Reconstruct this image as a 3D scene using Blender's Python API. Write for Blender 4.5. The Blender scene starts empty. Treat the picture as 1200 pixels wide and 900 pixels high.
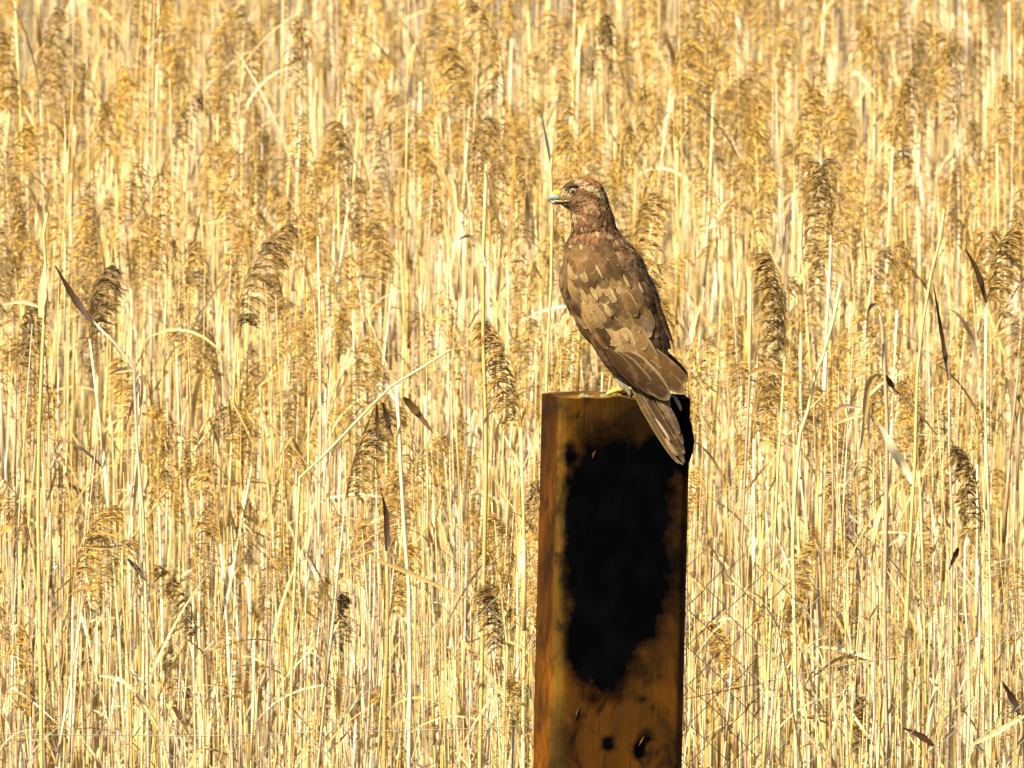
import bpy, bmesh, math, random
import numpy as np
from mathutils import Vector, Matrix, Euler, noise
from mathutils.bvhtree import BVHTree

scene = bpy.context.scene
COL = scene.collection
R = math.radians

# ------------------------------------------------------------------ camera
DIST, HALF_W, PITCH = 25.0, 0.830, R(4.0)
POST_TOP = 1.55
CAM = Vector((0.0, -DIST, POST_TOP + 0.024 + DIST * math.tan(PITCH)))
cam_data = bpy.data.cameras.new('camera')
cam = bpy.data.objects.new('camera', cam_data)
COL.objects.link(cam)
cam.location = CAM
cam.rotation_euler = (R(90) - PITCH, 0, 0)
AX = DIST / math.cos(PITCH)
cam_data.sensor_width = 36
cam_data.lens = 18.0 / (HALF_W / AX)
cam_data.clip_start, cam_data.clip_end = 1.0, 3000.0
cam_data.dof.use_dof = True
cam_data.dof.focus_distance = AX + 0.15
cam_data.dof.aperture_fstop = 25.0
scene.camera = cam
S = HALF_W / 600.0                       # metres for one photograph pixel at the post

def at(px, py, y):
    """world point at photograph pixel (1200 x 900) standing in the vertical plane world-y = y"""
    fx = (px - 600) / 600 * HALF_W / AX
    fz = (450 - py) / 600 * HALF_W / AX
    c, s = math.cos(PITCH), math.sin(PITCH)
    d = Vector((fx, c + fz * s, -s + fz * c))
    return CAM + d * ((y - CAM.y) / d.y)

def pix(p):
    v = Vector(p) - CAM
    c, s = math.cos(PITCH), math.sin(PITCH)
    f = v.y * c - v.z * s
    u = v.y * s + v.z * c
    return 600 + v.x / f * AX / HALF_W * 600, 450 - u / f * AX / HALF_W * 600

# ------------------------------------------------------------------ sky, sun, exposure
SUN_AZ, SUN_EL = R(44), R(46)           # azimuth: left of straight behind the camera
world = bpy.data.worlds.new('World')
scene.world = world
world.use_nodes = True
wn = world.node_tree.nodes
sky = wn.new('ShaderNodeTexSky')
sky.sky_type = 'NISHITA'
sky.sun_disc = False
sky.sun_elevation = SUN_EL
sky.sun_rotation = math.pi + SUN_AZ
wn['Background'].inputs[1].default_value = 0.058
world.node_tree.links.new(sky.outputs[0], wn['Background'].inputs[0])
sun_d = bpy.data.lights.new('sun', 'SUN')
sun_d.energy, sun_d.angle, sun_d.color = 5.0, R(0.5), (1.0, 0.915, 0.74)
sun = bpy.data.objects.new('sun', sun_d)
COL.objects.link(sun)
to_sun = Vector((-math.sin(SUN_AZ) * math.cos(SUN_EL), -math.cos(SUN_AZ) * math.cos(SUN_EL), math.sin(SUN_EL)))
sun.rotation_euler = to_sun.to_track_quat('Z', 'Y').to_euler()
sun.location = (-6, -10, 12)
vs = scene.view_settings
vs.view_transform, vs.look, vs.gamma, vs.use_curve_mapping = 'Standard', 'None', 1.0, False
vs.exposure = 1.75
scene.cycles.max_bounces = 4
scene.cycles.diffuse_bounces = 2
scene.cycles.transmission_bounces = 2
scene.cycles.transparent_max_bounces = 8

# ------------------------------------------------------------------ helpers
def link(o, parent=None):
    COL.objects.link(o)
    if parent is not None:
        o.parent = parent
    return o

def tag(o, label=None, cat=None, group=None, kind=None):
    for k, v in (('label', label), ('category', cat), ('group', group), ('kind', kind)):
        if v:
            o[k] = v
    return o

def empty(name, loc):
    o = bpy.data.objects.new(name, None)
    o.location = loc
    o.empty_display_size = 0.05
    return link(o)

class MB:
    """collects vertices, faces, uv, and two point attributes"""
    def __init__(s):
        s.v, s.f, s.uv, s.col, s.aux, s.mi = [], [], [], [], [], []
    def add(s, verts, faces, uv=None, col=(1, 1, 1), aux=0.0, mi=0):
        o = len(s.v)
        s.v.extend([tuple(p) for p in verts])
        s.f.extend([tuple(i + o for i in f) for f in faces])
        s.uv.extend(uv if uv is not None else [(0, 0)] * len(verts))
        s.col.extend(col if isinstance(col, list) else [tuple(col)] * len(verts))
        s.aux.extend(aux if isinstance(aux, list) else [aux] * len(verts))
        s.mi.extend([mi] * len(faces))
    def mesh(s, name, mats, smooth=True):
        me = bpy.data.meshes.new(name)
        me.from_pydata(s.v, [], s.f)
        a = me.attributes.new('tint', 'FLOAT_COLOR', 'POINT')
        c = np.ones((len(s.v), 4), np.float32)
        c[:, :3] = np.array(s.col, np.float32).reshape(-1, 3)
        a.data.foreach_set('color', c.ravel())
        b = me.attributes.new('aux', 'FLOAT', 'POINT')
        b.data.foreach_set('value', np.array(s.aux, np.float32))
        u = me.uv_layers.new(name='UVMap')
        li = np.empty(len(me.loops), np.int32)
        me.loops.foreach_get('vertex_index', li)
        u.data.foreach_set('uv', np.array(s.uv, np.float32)[li].ravel())
        for m in (mats if isinstance(mats, (list, tuple)) else [mats]):
            me.materials.append(m)
        me.polygons.foreach_set('material_index', np.array(s.mi, np.int32))
        me.polygons.foreach_set('use_smooth', np.full(len(me.polygons), smooth))
        me.update()
        return me
    def obj(s, name, mats, parent=None, smooth=True):
        return link(bpy.data.objects.new(name, s.mesh(name, mats, smooth)), parent)

def tube(mb, pts, rad, n=6, col=(1, 1, 1), aux=0.0, mi=0, cap=True):
    pts = [Vector(p) for p in pts]
    rad = rad if isinstance(rad, (list, tuple)) else [rad] * len(pts)
    vs_, fs, uv, ref = [], [], [], None
    for i, p in enumerate(pts):
        t = (pts[min(i + 1, len(pts) - 1)] - pts[max(i - 1, 0)]).normalized()
        if ref is None:
            ref = t.orthogonal().normalized()
        a = (ref - t * ref.dot(t))
        a = a.normalized() if a.length > 1e-6 else t.orthogonal().normalized()
        ref = a
        b = t.cross(a)
        for k in range(n):
            an = 2 * math.pi * k / n
            vs_.append(p + (a * math.cos(an) + b * math.sin(an)) * rad[i])
            uv.append((k / n, i / max(1, len(pts) - 1)))
    for i in range(len(pts) - 1):
        for k in range(n):
            fs.append((i * n + k, i * n + (k + 1) % n, (i + 1) * n + (k + 1) % n, (i + 1) * n + k))
    if cap:
        fs.append(tuple(range(n - 1, -1, -1)))
        fs.append(tuple((len(pts) - 1) * n + k for k in range(n)))
    mb.add(vs_, fs, uv, col, aux, mi)

class NT:
    def __init__(s, name):
        s.m = bpy.data.materials.new(name)
        s.m.use_nodes = True
        s.t = s.m.node_tree
        s.b = s.t.nodes['Principled BSDF']
        s.out = s.t.nodes['Material Output']
    def n(s, kind, **kw):
        x = s.t.nodes.new('ShaderNode' + kind)
        for k, v in kw.items():
            setattr(x, k, v)
        return x
    def set(s, sock, v):
        if isinstance(v, bpy.types.NodeSocket):
            s.t.links.new(v, sock)
        else:
            sock.default_value = v
    def math(s, op, a, b=0.0, c=0.0, clamp=False):
        x = s.n('Math', operation=op, use_clamp=clamp)
        for i, v in enumerate((a, b, c)):
            s.set(x.inputs[i], v)
        return x.outputs[0]
    def noise(s, scale, detail=3, vec=None, rough=0.55, dist=0.0):
        x = s.n('TexNoise')
        s.set(x.inputs['Scale'], scale)
        s.set(x.inputs['Detail'], detail)
        s.set(x.inputs['Roughness'], rough)
        s.set(x.inputs['Distortion'], dist)
        if vec is not None:
            s.set(x.inputs['Vector'], vec)
        return x
    def ramp(s, fac, stops, mode='LINEAR'):
        x = s.n('ValToRGB')
        x.color_ramp.interpolation = mode
        e = x.color_ramp.elements
        while len(e) < len(stops):
            e.new(0.5)
        for i, (p, c) in enumerate(stops):
            e[i].position = p
            e[i].color = (*c, 1) if len(c) == 3 else c
        s.set(x.inputs[0], fac)
        return x.outputs[0]
    def mix(s, fac, a, b, mode='MIX'):
        x = s.n('MixRGB', blend_type=mode)
        s.set(x.inputs[0], fac)
        s.set(x.inputs[1], a if isinstance(a, bpy.types.NodeSocket) else (*a, 1))
        s.set(x.inputs[2], b if isinstance(b, bpy.types.NodeSocket) else (*b, 1))
        return x.outputs[0]
    def rnd(s):
        """one random value for each reed: stored on the mass, the object's own elsewhere"""
        return s.math('FRACT', s.math('ADD', s.n('ObjectInfo').outputs['Random'], s.n('Attribute', attribute_name='shade').outputs['Fac']))
    def mapping(s, vec, scale):
        x = s.n('Mapping')
        s.set(x.inputs['Vector'], vec)
        x.inputs['Scale'].default_value = scale
        return x.outputs[0]
    def bump(s, h, strength, dist):
        x = s.n('Bump')
        x.inputs['Strength'].default_value = strength
        x.inputs['Distance'].default_value = dist
        s.set(x.inputs['Height'], h)
        s.set(s.b.inputs['Normal'], x.outputs[0])
        return x.outputs[0]

def with_translucent(nt, color, share):
    tr = nt.n('BsdfTranslucent')
    nt.set(tr.inputs[0], color)
    mx = nt.n('MixShader')
    mx.inputs[0].default_value = share
    nt.t.links.new(nt.b.outputs[0], mx.inputs[1])
    nt.t.links.new(tr.outputs[0], mx.inputs[2])
    nt.t.links.new(mx.outputs[0], nt.out.inputs[0])

# ------------------------------------------------------------------ materials
def m_stem():
    nt = NT('dry_reed_stem')
    tc = nt.n('TexCoord')
    base = nt.ramp(nt.rnd(), [(0.0, (0.30, 0.190, 0.045)), (0.2, (0.44, 0.300, 0.085)), (0.42, (0.56, 0.415, 0.150)),
                                          (0.62, (0.60, 0.485, 0.285)), (0.82, (0.50, 0.39, 0.27)), (1.0, (0.14, 0.085, 0.028))])
    ns = nt.noise(14.0, 3, nt.mapping(tc.outputs['Object'], (6, 6, 1)))
    c = nt.mix(nt.math('MULTIPLY', ns.outputs[0], 0.55), base, (0.36, 0.21, 0.055))
    at_ = nt.n('Attribute', attribute_name='tint')
    c = nt.mix(1.0, c, at_.outputs['Color'], 'MULTIPLY')
    nt.set(nt.b.inputs['Base Color'], c)
    nt.b.inputs['Roughness'].default_value = 0.45
    return nt.m

def m_leaf():
    nt = NT('dry_reed_leaf')
    tc = nt.n('TexCoord')
    base = nt.ramp(nt.rnd(), [(0.0, (0.30, 0.175, 0.042)), (0.3, (0.40, 0.26, 0.070)), (0.55, (0.47, 0.345, 0.13)),
                                          (0.78, (0.52, 0.43, 0.27)), (1.0, (0.16, 0.090, 0.032))])
    ns = nt.noise(30.0, 2, nt.mapping(tc.outputs['UV'], (3, 0.2, 1)))
    c = nt.mix(nt.math('MULTIPLY', ns.outputs[0], 0.6), base, (0.40, 0.25, 0.10))
    at_ = nt.n('Attribute', attribute_name='tint')
    c = nt.mix(1.0, c, at_.outputs['Color'], 'MULTIPLY')
    nt.set(nt.b.inputs['Base Color'], c)
    nt.b.inputs['Roughness'].default_value = 0.5
    with_translucent(nt, c, 0.25)
    return nt.m

def m_plume():
    nt = NT('reed_plume_down')
    at_ = nt.n('Attribute', attribute_name='tint')
    base = nt.ramp(nt.rnd(), [(0.0, (0.37, 0.220, 0.034)), (0.4, (0.44, 0.272, 0.048)), (0.7, (0.30, 0.182, 0.032)), (1.0, (0.155, 0.097, 0.025))])
    c = nt.mix(1.0, base, at_.outputs['Color'], 'MULTIPLY')
    nt.set(nt.b.inputs['Base Color'], c)
    nt.b.inputs['Roughness'].default_value = 0.7
    with_translucent(nt, c, 0.3)
    return nt.m

def m_feather():
    nt = NT('plumage')
    tint = nt.n('Attribute', attribute_name='tint').outputs['Color']
    aux = nt.n('Attribute', attribute_name='aux').outputs['Fac']
    tc = nt.n('TexCoord')
    sp = nt.n('SeparateXYZ')
    nt.set(sp.inputs[0], tc.outputs['UV'])
    u = nt.math('ABSOLUTE', nt.math('MULTIPLY_ADD', sp.outputs[0], 2.0, -1.0))
    v = sp.outputs[1]
    wob = nt.noise(9.0, 2, tc.outputs['UV'])
    uu = nt.math('ADD', u, nt.math('MULTIPLY_ADD', wob.outputs[0], 0.3, -0.15))
    edge = nt.math('MULTIPLY', nt.math('SUBTRACT', uu, 0.72), 5.0, clamp=True)
    tip = nt.math('MULTIPLY', nt.math('SUBTRACT', nt.math('ADD', v, nt.math('MULTIPLY_ADD', wob.outputs[0], 0.1, -0.05)), 0.90), 14.0, clamp=True)
    fr = nt.math('MULTIPLY', nt.math('MAXIMUM', edge, tip), aux, clamp=True)
    barb = nt.noise(1.0, 2, nt.mapping(tc.outputs['UV'], (5, 60, 1)))
    c = nt.mix(nt.math('MULTIPLY', barb.outputs[0], 0.6), tint, (0.05, 0.028, 0.012))
    blot = nt.noise(2.2, 3, nt.mapping(tc.outputs['UV'], (1.0, 3.5, 1)), 0.6, 0.5)
    c = nt.mix(nt.math('MULTIPLY', nt.math('SUBTRACT', blot.outputs[0], 0.45, clamp=True), 2.2, clamp=True), c, (0.040, 0.021, 0.009))
    dim = nt.math('MULTIPLY', nt.math('POWER', v, 3.0), 0.35)
    c = nt.mix(dim, c, (0.030, 0.016, 0.007))
    shaft = nt.math('SUBTRACT', 1.0, nt.math('MULTIPLY', u, 9.0), clamp=True)
    c = nt.mix(nt.math('MULTIPLY', shaft, 0.45), c, (0.05, 0.028, 0.012))
    mott = nt.noise(55.0, 3, tc.outputs['Object'])
    c = nt.mix(nt.math('MULTIPLY', nt.math('MULTIPLY', nt.math('SUBTRACT', mott.outputs[0], 0.52), 4.0, clamp=True), 0.35), c, (0.30, 0.19, 0.09))
    c = nt.mix(nt.math('MULTIPLY', fr, 0.45), c, (0.34, 0.26, 0.12))
    nt.set(nt.b.inputs['Base Color'], c)
    nt.b.inputs['Roughness'].default_value = 0.7
    nt.b.inputs['Specular IOR Level'].default_value = 0.06
    nt.bump(barb.outputs[0], 0.25, 0.001)
    return nt.m

def m_plain(name, col, rough=0.5, coat=0.0, var=0.0, scale=200.0, tinted=False, metal=0.0, spec=0.5):
    """one procedural surface with a little noise in it"""
    nt = NT(name)
    tc = nt.n('TexCoord')
    ns = nt.noise(scale, 3, tc.outputs['Object'])
    c = nt.mix(nt.math('MULTIPLY', ns.outputs[0], var), col, tuple(x * 0.35 for x in col))
    if tinted:
        c = nt.mix(1.0, c, nt.n('Attribute', attribute_name='tint').outputs['Color'], 'MULTIPLY')
    nt.set(nt.b.inputs['Base Color'], c)
    nt.b.inputs['Roughness'].default_value = rough
    nt.b.inputs['Coat Weight'].default_value = coat
    nt.b.inputs['Metallic'].default_value = metal
    nt.b.inputs['Specular IOR Level'].default_value = spec
    return nt.m

def m_post():
    nt = NT('creosoted_oak')
    tc = nt.n('TexCoord')
    o = tc.outputs['Object']
    tar = nt.n('Attribute', attribute_name='aux').outputs['Fac']
    tint = nt.n('Attribute', attribute_name='tint').outputs['Color']
    grain = nt.noise(30.0, 5, nt.mapping(o, (6, 6, 0.35)), 0.6)
    blot = nt.noise(9.0, 4, nt.mapping(o, (1, 1, 0.6)), 0.6, 0.4)
    c = nt.ramp(blot.outputs[0], [(0.34, (0.014, 0.0055, 0.0007)), (0.5, (0.034, 0.0128, 0.0011)), (0.68, (0.066, 0.023, 0.0015))])
    c = nt.mix(nt.math('MULTIPLY', nt.math('SUBTRACT', grain.outputs[0], 0.50, clamp=True), 2.0, clamp=True), c, (0.009, 0.0035, 0.0006))
    mot = nt.noise(24.0, 4, nt.mapping(o, (1, 1, 0.7)), 0.65, 0.8)
    c = nt.mix(nt.math('MULTIPLY', nt.math('SUBTRACT', mot.outputs[0], 0.47, clamp=True), 4.5, clamp=True), c, (0.007, 0.003, 0.0006))
    c = nt.mix(1.0, c, tint, 'MULTIPLY')
    edge = nt.noise(38.0, 4, o)
    f = nt.math('ADD', tar, nt.math('MULTIPLY_ADD', edge.outputs[0], 1.0, -0.5))
    f = nt.math('MULTIPLY', nt.math('SUBTRACT', f, 0.24), 1.6, clamp=True)
    c = nt.mix(f, c, nt.ramp(nt.noise(16.0, 3, o).outputs[0], [(0.45, (0.0004, 0.0004, 0.0005)), (0.75, (0.0016, 0.0017, 0.0021))]))
    nt.set(nt.b.inputs['Base Color'], c)
    nt.set(nt.b.inputs['Roughness'], nt.math('MULTIPLY_ADD', f, 0.0, 0.75))
    nt.set(nt.b.inputs['Specular IOR Level'], nt.math('MULTIPLY_ADD', f, -0.035, 0.045))
    nt.bump(nt.math('ADD', grain.outputs[0], nt.math('MULTIPLY', blot.outputs[0], 1.5)), 0.25, 0.003)
    return nt.m

def m_ground():
    nt = NT('marsh_soil')
    o = nt.n('TexCoord').outputs['Object']
    a = nt.noise(0.6, 5, o)
    b = nt.noise(60.0, 5, nt.mapping(o, (1, 3, 1)))
    c = nt.ramp(a.outputs[0], [(0.35, (0.14, 0.095, 0.04)), (0.65, (0.22, 0.16, 0.07))])
    c = nt.mix(b.outputs[0], c, (0.07, 0.05, 0.022))
    nt.set(nt.b.inputs['Base Color'], c)
    nt.b.inputs['Roughness'].default_value = 0.95
    nt.bump(b.outputs[0], 0.8, 0.03)
    return nt.m

M_STEM, M_LEAF, M_PLUME, M_FEATHER = m_stem(), m_leaf(), m_plume(), m_feather()
M_POST, M_GROUND = m_post(), m_ground()
M_WIRE = m_plain('galvanised_wire', (0.26, 0.24, 0.15), 0.7, 0.0, 0.6, 60, metal=0.2)
M_BILL = m_plain('horn', (1, 1, 1), 0.3, 0.3, 0.1, 300, tinted=True)
M_EYE = m_plain('eye', (1, 1, 1), 0.08, 1.0, 0.0, tinted=True)
M_SKIN = m_plain('yellow_scaly_skin', (0.55, 0.40, 0.06), 0.5, 0.0, 0.6, 500)
M_CLAW = m_plain('claw', (0.012, 0.010, 0.010), 0.3)
M_TAR = m_plain('tar', (0.0006, 0.0006, 0.0006), 0.9, 0.0, 0.3, 60, spec=0.02)
M_LICHEN = m_plain('dry_moss', (0.20, 0.16, 0.06), 0.95, 0.0, 0.9, 150)

# ------------------------------------------------------------------ ground
g = MB()
N = 60
gv, gf = [], []
for j in range(N + 1):
    for i in range(N + 1):
        a, b = (i / N * 2 - 1), (j / N * 2 - 1)
        x, y = 400 * a * abs(a) ** 1.6, 400 * b * abs(b) ** 1.6
        bank = max(0.0, min(1.0, (-6 - y) / 14.0))            # the rise the photographer stands on
        z = 1.55 * bank * bank * (3 - 2 * bank) + 0.05 * noise.noise(Vector((x * 0.3, y * 0.3, 0)))
        if y > 0.4:
            z -= 0.04
        gv.append((x, y, z))
for j in range(N):
    for i in range(N):
        gf.append((j * (N + 1) + i, j * (N + 1) + i + 1, (j + 1) * (N + 1) + i + 1, (j + 1) * (N + 1) + i))
g.add(gv, gf)
tag(g.obj('ground', M_GROUND), kind='structure')

# ------------------------------------------------------------------ reeds
rng = random.Random(11)

def reed_stem(mb, rr, h, bow, lean, thin=0.5, mi=0):
    """tapered cane with nodes, returns its end point and direction"""
    n = 9
    ph = rr.uniform(0, 6.28)
    pts, rad, cols = [], [], []
    r0 = rr.uniform(0.0028, 0.0052)
    for i in range(n + 1):
        t = i / n
        x = lean * t * h + bow * t * t * h + 0.006 * math.sin(t * 7 + ph)
        y = 0.3 * lean * t * h + 0.006 * math.cos(t * 6 + ph)
        pts.append(Vector((x, y, h * t)))
        rad.append(r0 * (1 - thin * t) * (1.0 if i % 2 else 1.12))
    tube(mb, pts, rad, 4, (1, 1, 1), 0, mi)
    # pale sheaths wrapped round the cane below each leaf
    for k in (3, 5, 7):
        if rr.random() < 0.7:
            q = [pts[k] * (1 - s) + pts[k + 1] * s for s in (0.0, 0.45, 0.9)]
            w = rr.uniform(0.9, 1.25)
            tube(mb, q, [rad[k] * 1.35, rad[k] * 1.45, rad[k + 1] * 1.02], 4, (w, w, w * 1.05), 0, mi)
    return pts, rad

def reed_leaf(mb, rr, p, az, L, w, droop, kink=None, twist=0.0, up=1.1, mi=0, tint=(1, 1, 1)):
    """dry ribbon leaf: leaves the stem steeply, bends over, may be kinked and hang"""
    n = 8
    el = up
    p = Vector(p)
    vs_, fs, uv = [], [], []
    for i in range(n + 1):
        t = i / n
        d = Vector((math.cos(az) * math.cos(el), math.sin(az) * math.cos(el), math.sin(el)))
        side = Vector((-math.sin(az), math.cos(az), 0))
        nrm = d.cross(side)
        tw = twist * t
        b = side * math.cos(tw) + nrm * math.sin(tw)
        k = b.cross(d)
        hw = w * 0.5 * (min(1, 0.45 + t * 3) if t < 0.2 else (1 - ((t - 0.2) / 0.8) ** 2.2)) + 0.0004
        for s_ in (-1, 0, 1):
            vs_.append(p + b * hw * s_ + k * (0.22 * hw if s_ == 0 else 0))
            uv.append((s_ * 0.5 + 0.5, t * L * 10))
        p = p + d * (L / n)
        el -= droop / n
        if kink is not None and i == int(kink * n):
            el -= rr.uniform(1.1, 2.0)
            az += rr.uniform(-0.5, 0.5)
    for i in range(n):
        for s_ in range(2):
            a = i * 3 + s_
            fs.append((a, a + 1, a + 4, a + 3))
    mb.add(vs_, fs, uv, tint, 0, mi)

def reed_plume(mb, rr, base, dirn, L, nod, width, az, mi=0, count=42):
    """one-sided nodding panicle: rachis, drooping branchlets, spikelets and silky hairs"""
    base, d = Vector(base), Vector(dirn).normalized()
    pull = Vector((math.cos(az), math.sin(az), -0.75)).normalized()
    n = 12
    pts, dirs = [base.copy()], [d.copy()]
    for i in range(n):
        t = (i + 1) / n
        d = (d + pull * (nod * (0.35 + 1.4 * t * t)) / n * 2.2).normalized()
        pts.append(pts[-1] + d * (L / n))
        dirs.append(d.copy())
    tube(mb, pts, [0.0014 * (1 - 0.75 * i / n) for i in range(n + 1)], 4, (1.2, 1.15, 1.0), 0, mi, cap=False)
    V, F, C = [], [], []
    def card(p, dd, ln, wd, c):
        s_ = dd.cross(Vector((rr.uniform(-1, 1), rr.uniform(-1, 1), rr.uniform(-1, 1))))
        if s_.length < 1e-4:
            return
        s_ = s_.normalized() * wd * 0.5
        o = len(V)
        V.extend([p, p + dd * ln * 0.45 + s_, p + dd * ln, p + dd * ln * 0.45 - s_])
        F.append((o, o + 1, o + 2, o + 3))
        C.extend([c] * 4)
    for k in range(count):
        t = (k + rr.random()) / count
        t = t ** 0.85
        i = min(n - 1, int(t * n))
        p = pts[i].lerp(pts[i + 1], t * n - i)
        rd = dirs[i]
        a = rr.uniform(0, 6.283)
        o1 = rd.orthogonal().normalized()
        o2 = rd.cross(o1)
        out = o1 * math.cos(a) + o2 * math.sin(a)
        out = (out * 0.7 + pull * 1.0).normalized()
        bl = width * (0.45 + 0.85 * math.sin(math.pi * min(1, 0.15 + t * 0.80))) * rr.uniform(0.7, 1.3)
        dd = (rd * 0.95 + out * 0.7).normalized()
        m = 8
        shade = rr.choice((0.45, 0.7, 0.9, 1.0, 1.15, 1.3))
        hue = rr.uniform(0.85, 1.05)
        curl = rr.uniform(0.16, 0.40)
        for j in range(m):
            s_ = j / m
            q = p + dd * (bl / m)
            for z in range(3):
                pp = p.lerp(q, rr.random()) + Vector((rr.uniform(-1, 1), rr.uniform(-1, 1), rr.uniform(-1, 1))) * 0.0022
                sd = (dd + Vector((rr.uniform(-1, 1), rr.uniform(-1, 1), rr.uniform(-1, 1))) * 0.22).normalized()
                lum = shade * rr.uniform(0.75, 1.2) * (0.75 + 0.5 * s_)
                c = (1.5, 1.55, 1.8) if rr.random() < 0.10 else (lum, lum * hue, lum * hue * 0.95)
                card(pp, sd, rr.uniform(0.010, 0.018), rr.uniform(0.0013, 0.0024), c)
            p = q
            dd = (dd + (pull * 0.9 + Vector((0, 0, -0.9))) * curl * 0.55 + Vector((rr.uniform(-1, 1), rr.uniform(-1, 1), rr.uniform(-1, 1))) * 0.06).normalized()
    mb.add(V, F, None, C, 0, mi)

def reed_set(seed, h=1.5, plumed=True):
    """stem, plume and leaves of one kind of reed as separate builders"""
    rr = random.Random(seed)
    parts = []
    lean, bow = rr.uniform(-0.05, 0.05), rr.uniform(-0.05, 0.05)
    PL = rr.uniform(0.12, 0.20) if plumed else 0.0
    st = MB()
    hs = h - PL * 0.8 if plumed else h * rr.uniform(0.8, 1.1)
    pts, rad = reed_stem(st, rr, hs, bow, lean, 0.55 if plumed else 0.86)
    parts.append(('stem', st, M_STEM))
    side = rr.choice((0, math.pi)) + rr.uniform(-0.6, 0.6)
    if plumed:
        pm = MB()
        nod = rr.uniform(0.10, 0.75)
        reed_plume(pm, rr, pts[-1], pts[-1] - pts[-2], PL, nod, rr.uniform(0.030, 0.050), side)
        side_nod.append((side, nod))
        parts.append(('plume', pm, M_PLUME))
    for k in range(rr.choice((1, 2, 2, 3) if plumed else (1, 1, 2, 3))):
        lf = MB()
        i = rr.randint(4, 8)
        p = pts[i].lerp(pts[min(i + 1, 9)], rr.random())
        az = rr.uniform(0, 6.283)
        q = rr.random()
        L, w = rr.uniform(0.10, 0.27), rr.choice((0.003, 0.004, 0.005, 0.006, 0.009))
        if q < 0.55:
            reed_leaf(lf, rr, p, az, L, w, rr.uniform(0.4, 1.9), None, rr.uniform(-2, 2), rr.uniform(0.8, 1.35))
        elif q < 0.8:
            reed_leaf(lf, rr, p, az, L, w, rr.uniform(0.2, 0.8), rr.uniform(0.15, 0.6), rr.uniform(-2, 2), rr.uniform(0.7, 1.2))
        else:
            reed_leaf(lf, rr, p, az, L * 0.7, w, 0.4, 0.0, rr.uniform(-3, 3), rr.uniform(-0.2, 0.5))
        parts.append(('leaf', lf, M_LEAF))
    return parts

side_nod = []
PLUMED = [reed_set(100 + i) for i in range(18)]
BARE = [reed_set(300 + i, plumed=False) for i in range(14)]
KIND = PLUMED + BARE
PART_MESH = [[(n, b.mesh(n, m)) for n, b, m in k] for k in KIND]

# whole-reed meshes for the mass
kinds = bpy.data.collections.new('reed_kinds')
for i, k in enumerate(KIND):
    mb = MB()
    for n, b, m in k:
        f_ = b.f if n != 'plume' else [f for q_, f in enumerate(b.f) if q_ < 48 or q_ % 2]
        mb.add(b.v, f_, b.uv, b.col, b.aux, {'stem': 0, 'plume': 1, 'leaf': 2}[n])
    kinds.objects.link(bpy.data.objects.new('reed_kind_%02d' % i, mb.mesh('reed_kind', [M_STEM, M_PLUME, M_LEAF])))

def tip_height(y):
    t = max(0.0, min(1.0, (y - 0.6) / 5.5))
    return 1.12 + 0.52 * t + 0.035 * max(0, y - 9)

spots = []
Y0, Y1 = 0.75, 17.5
rp = random.Random(5)
DENS = 100
count = int(DENS * 4.2 * (Y1 - Y0))
for _ in range(count):
    y = Y0 + (Y1 - Y0) * rp.random() ** 1.25
    x = rp.uniform(-1, 1) * (1.6 + 1.3 * (y - Y0) / (Y1 - Y0))
    h = tip_height(y) + rp.gauss(0, 0.15) + 0.10 * noise.noise(Vector((x * 1.3, y * 0.8, 3.1)))
    plumed = rp.random() < (0.13 if y < 1.6 else 0.22)
    k = rp.randrange(18) if plumed else 18 + rp.randrange(14)
    tilt = (rp.gauss(0, 0.03), rp.gauss(0, 0.035))
    if rp.random() < 0.075:
        tilt = (rp.gauss(0, 0.25), rp.gauss(0, 0.45))
    spots.append((x, y, max(0.6, h), k, tilt, rp.uniform(0, 6.283)))

def in_view(s_):
    px, py = pix((s_[0], s_[1], s_[2] * 0.95))
    return 5 < px < 1195 and 0 < py < 860 and not (632 < px < 812 and py > 455)

single, mass = [], []
for s_ in sorted(spots, key=lambda q: q[1]):
    (single if len(single) < 245 and in_view(s_) and abs(s_[4][1]) < 0.13 else mass).append(s_)

def place_reed(s_, label):
    x, y, h, k, tilt, rz = s_
    e = empty('reed', (x, y, -0.05))
    e.rotation_euler = Euler((tilt[0], tilt[1], rz))
    f = (h + 0.05) / 1.5
    e.scale = (f ** 0.5, f ** 0.5, f)
    tag(e, label, 'reed', 'reeds along the front of the reed bed')
    for n, me in PART_MESH[k]:
        link(bpy.data.objects.new(n, me), e)
    return e

def zone(px, py):
    bins = ((110, "at the picture's left edge"), (250, 'well left of the post'), (390, 'midway left of the post'), (520, 'left of the post'), (632, 'close left of the post'),
            (812, 'behind the bird'), (920, 'close right of the post'), (1010, 'right of the post'), (1100, 'well right of the post'), (1300, "at the picture's right edge"))
    h = next(t for lim, t in bins if px < lim)
    v = "tip above the bird's head" if py < 235 else "tip level with the bird" if py < 400 else \
        'tip level with post top' if py < 520 else 'tip below post top' if py < 650 else 'tip behind fence wires'
    return h, v
names = {}
for s_ in single:
    px, py = pix((s_[0], s_[1], s_[2]))
    hz, vz = zone(px, py)
    if s_[3] < 18:
        sd, nod = side_nod[s_[3]]
        c = math.cos(sd + s_[5])
        what = 'reed with plume nodding ' + ('right' if c > 0.35 else 'left') if abs(c) > 0.35 else 'reed with upright plume'
    else:
        what = 'leaning bare reed stem' if abs(s_[4][1]) > 0.06 else 'straight bare reed stem'
    names.setdefault((what, hz, vz), []).append((px, s_))
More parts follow.
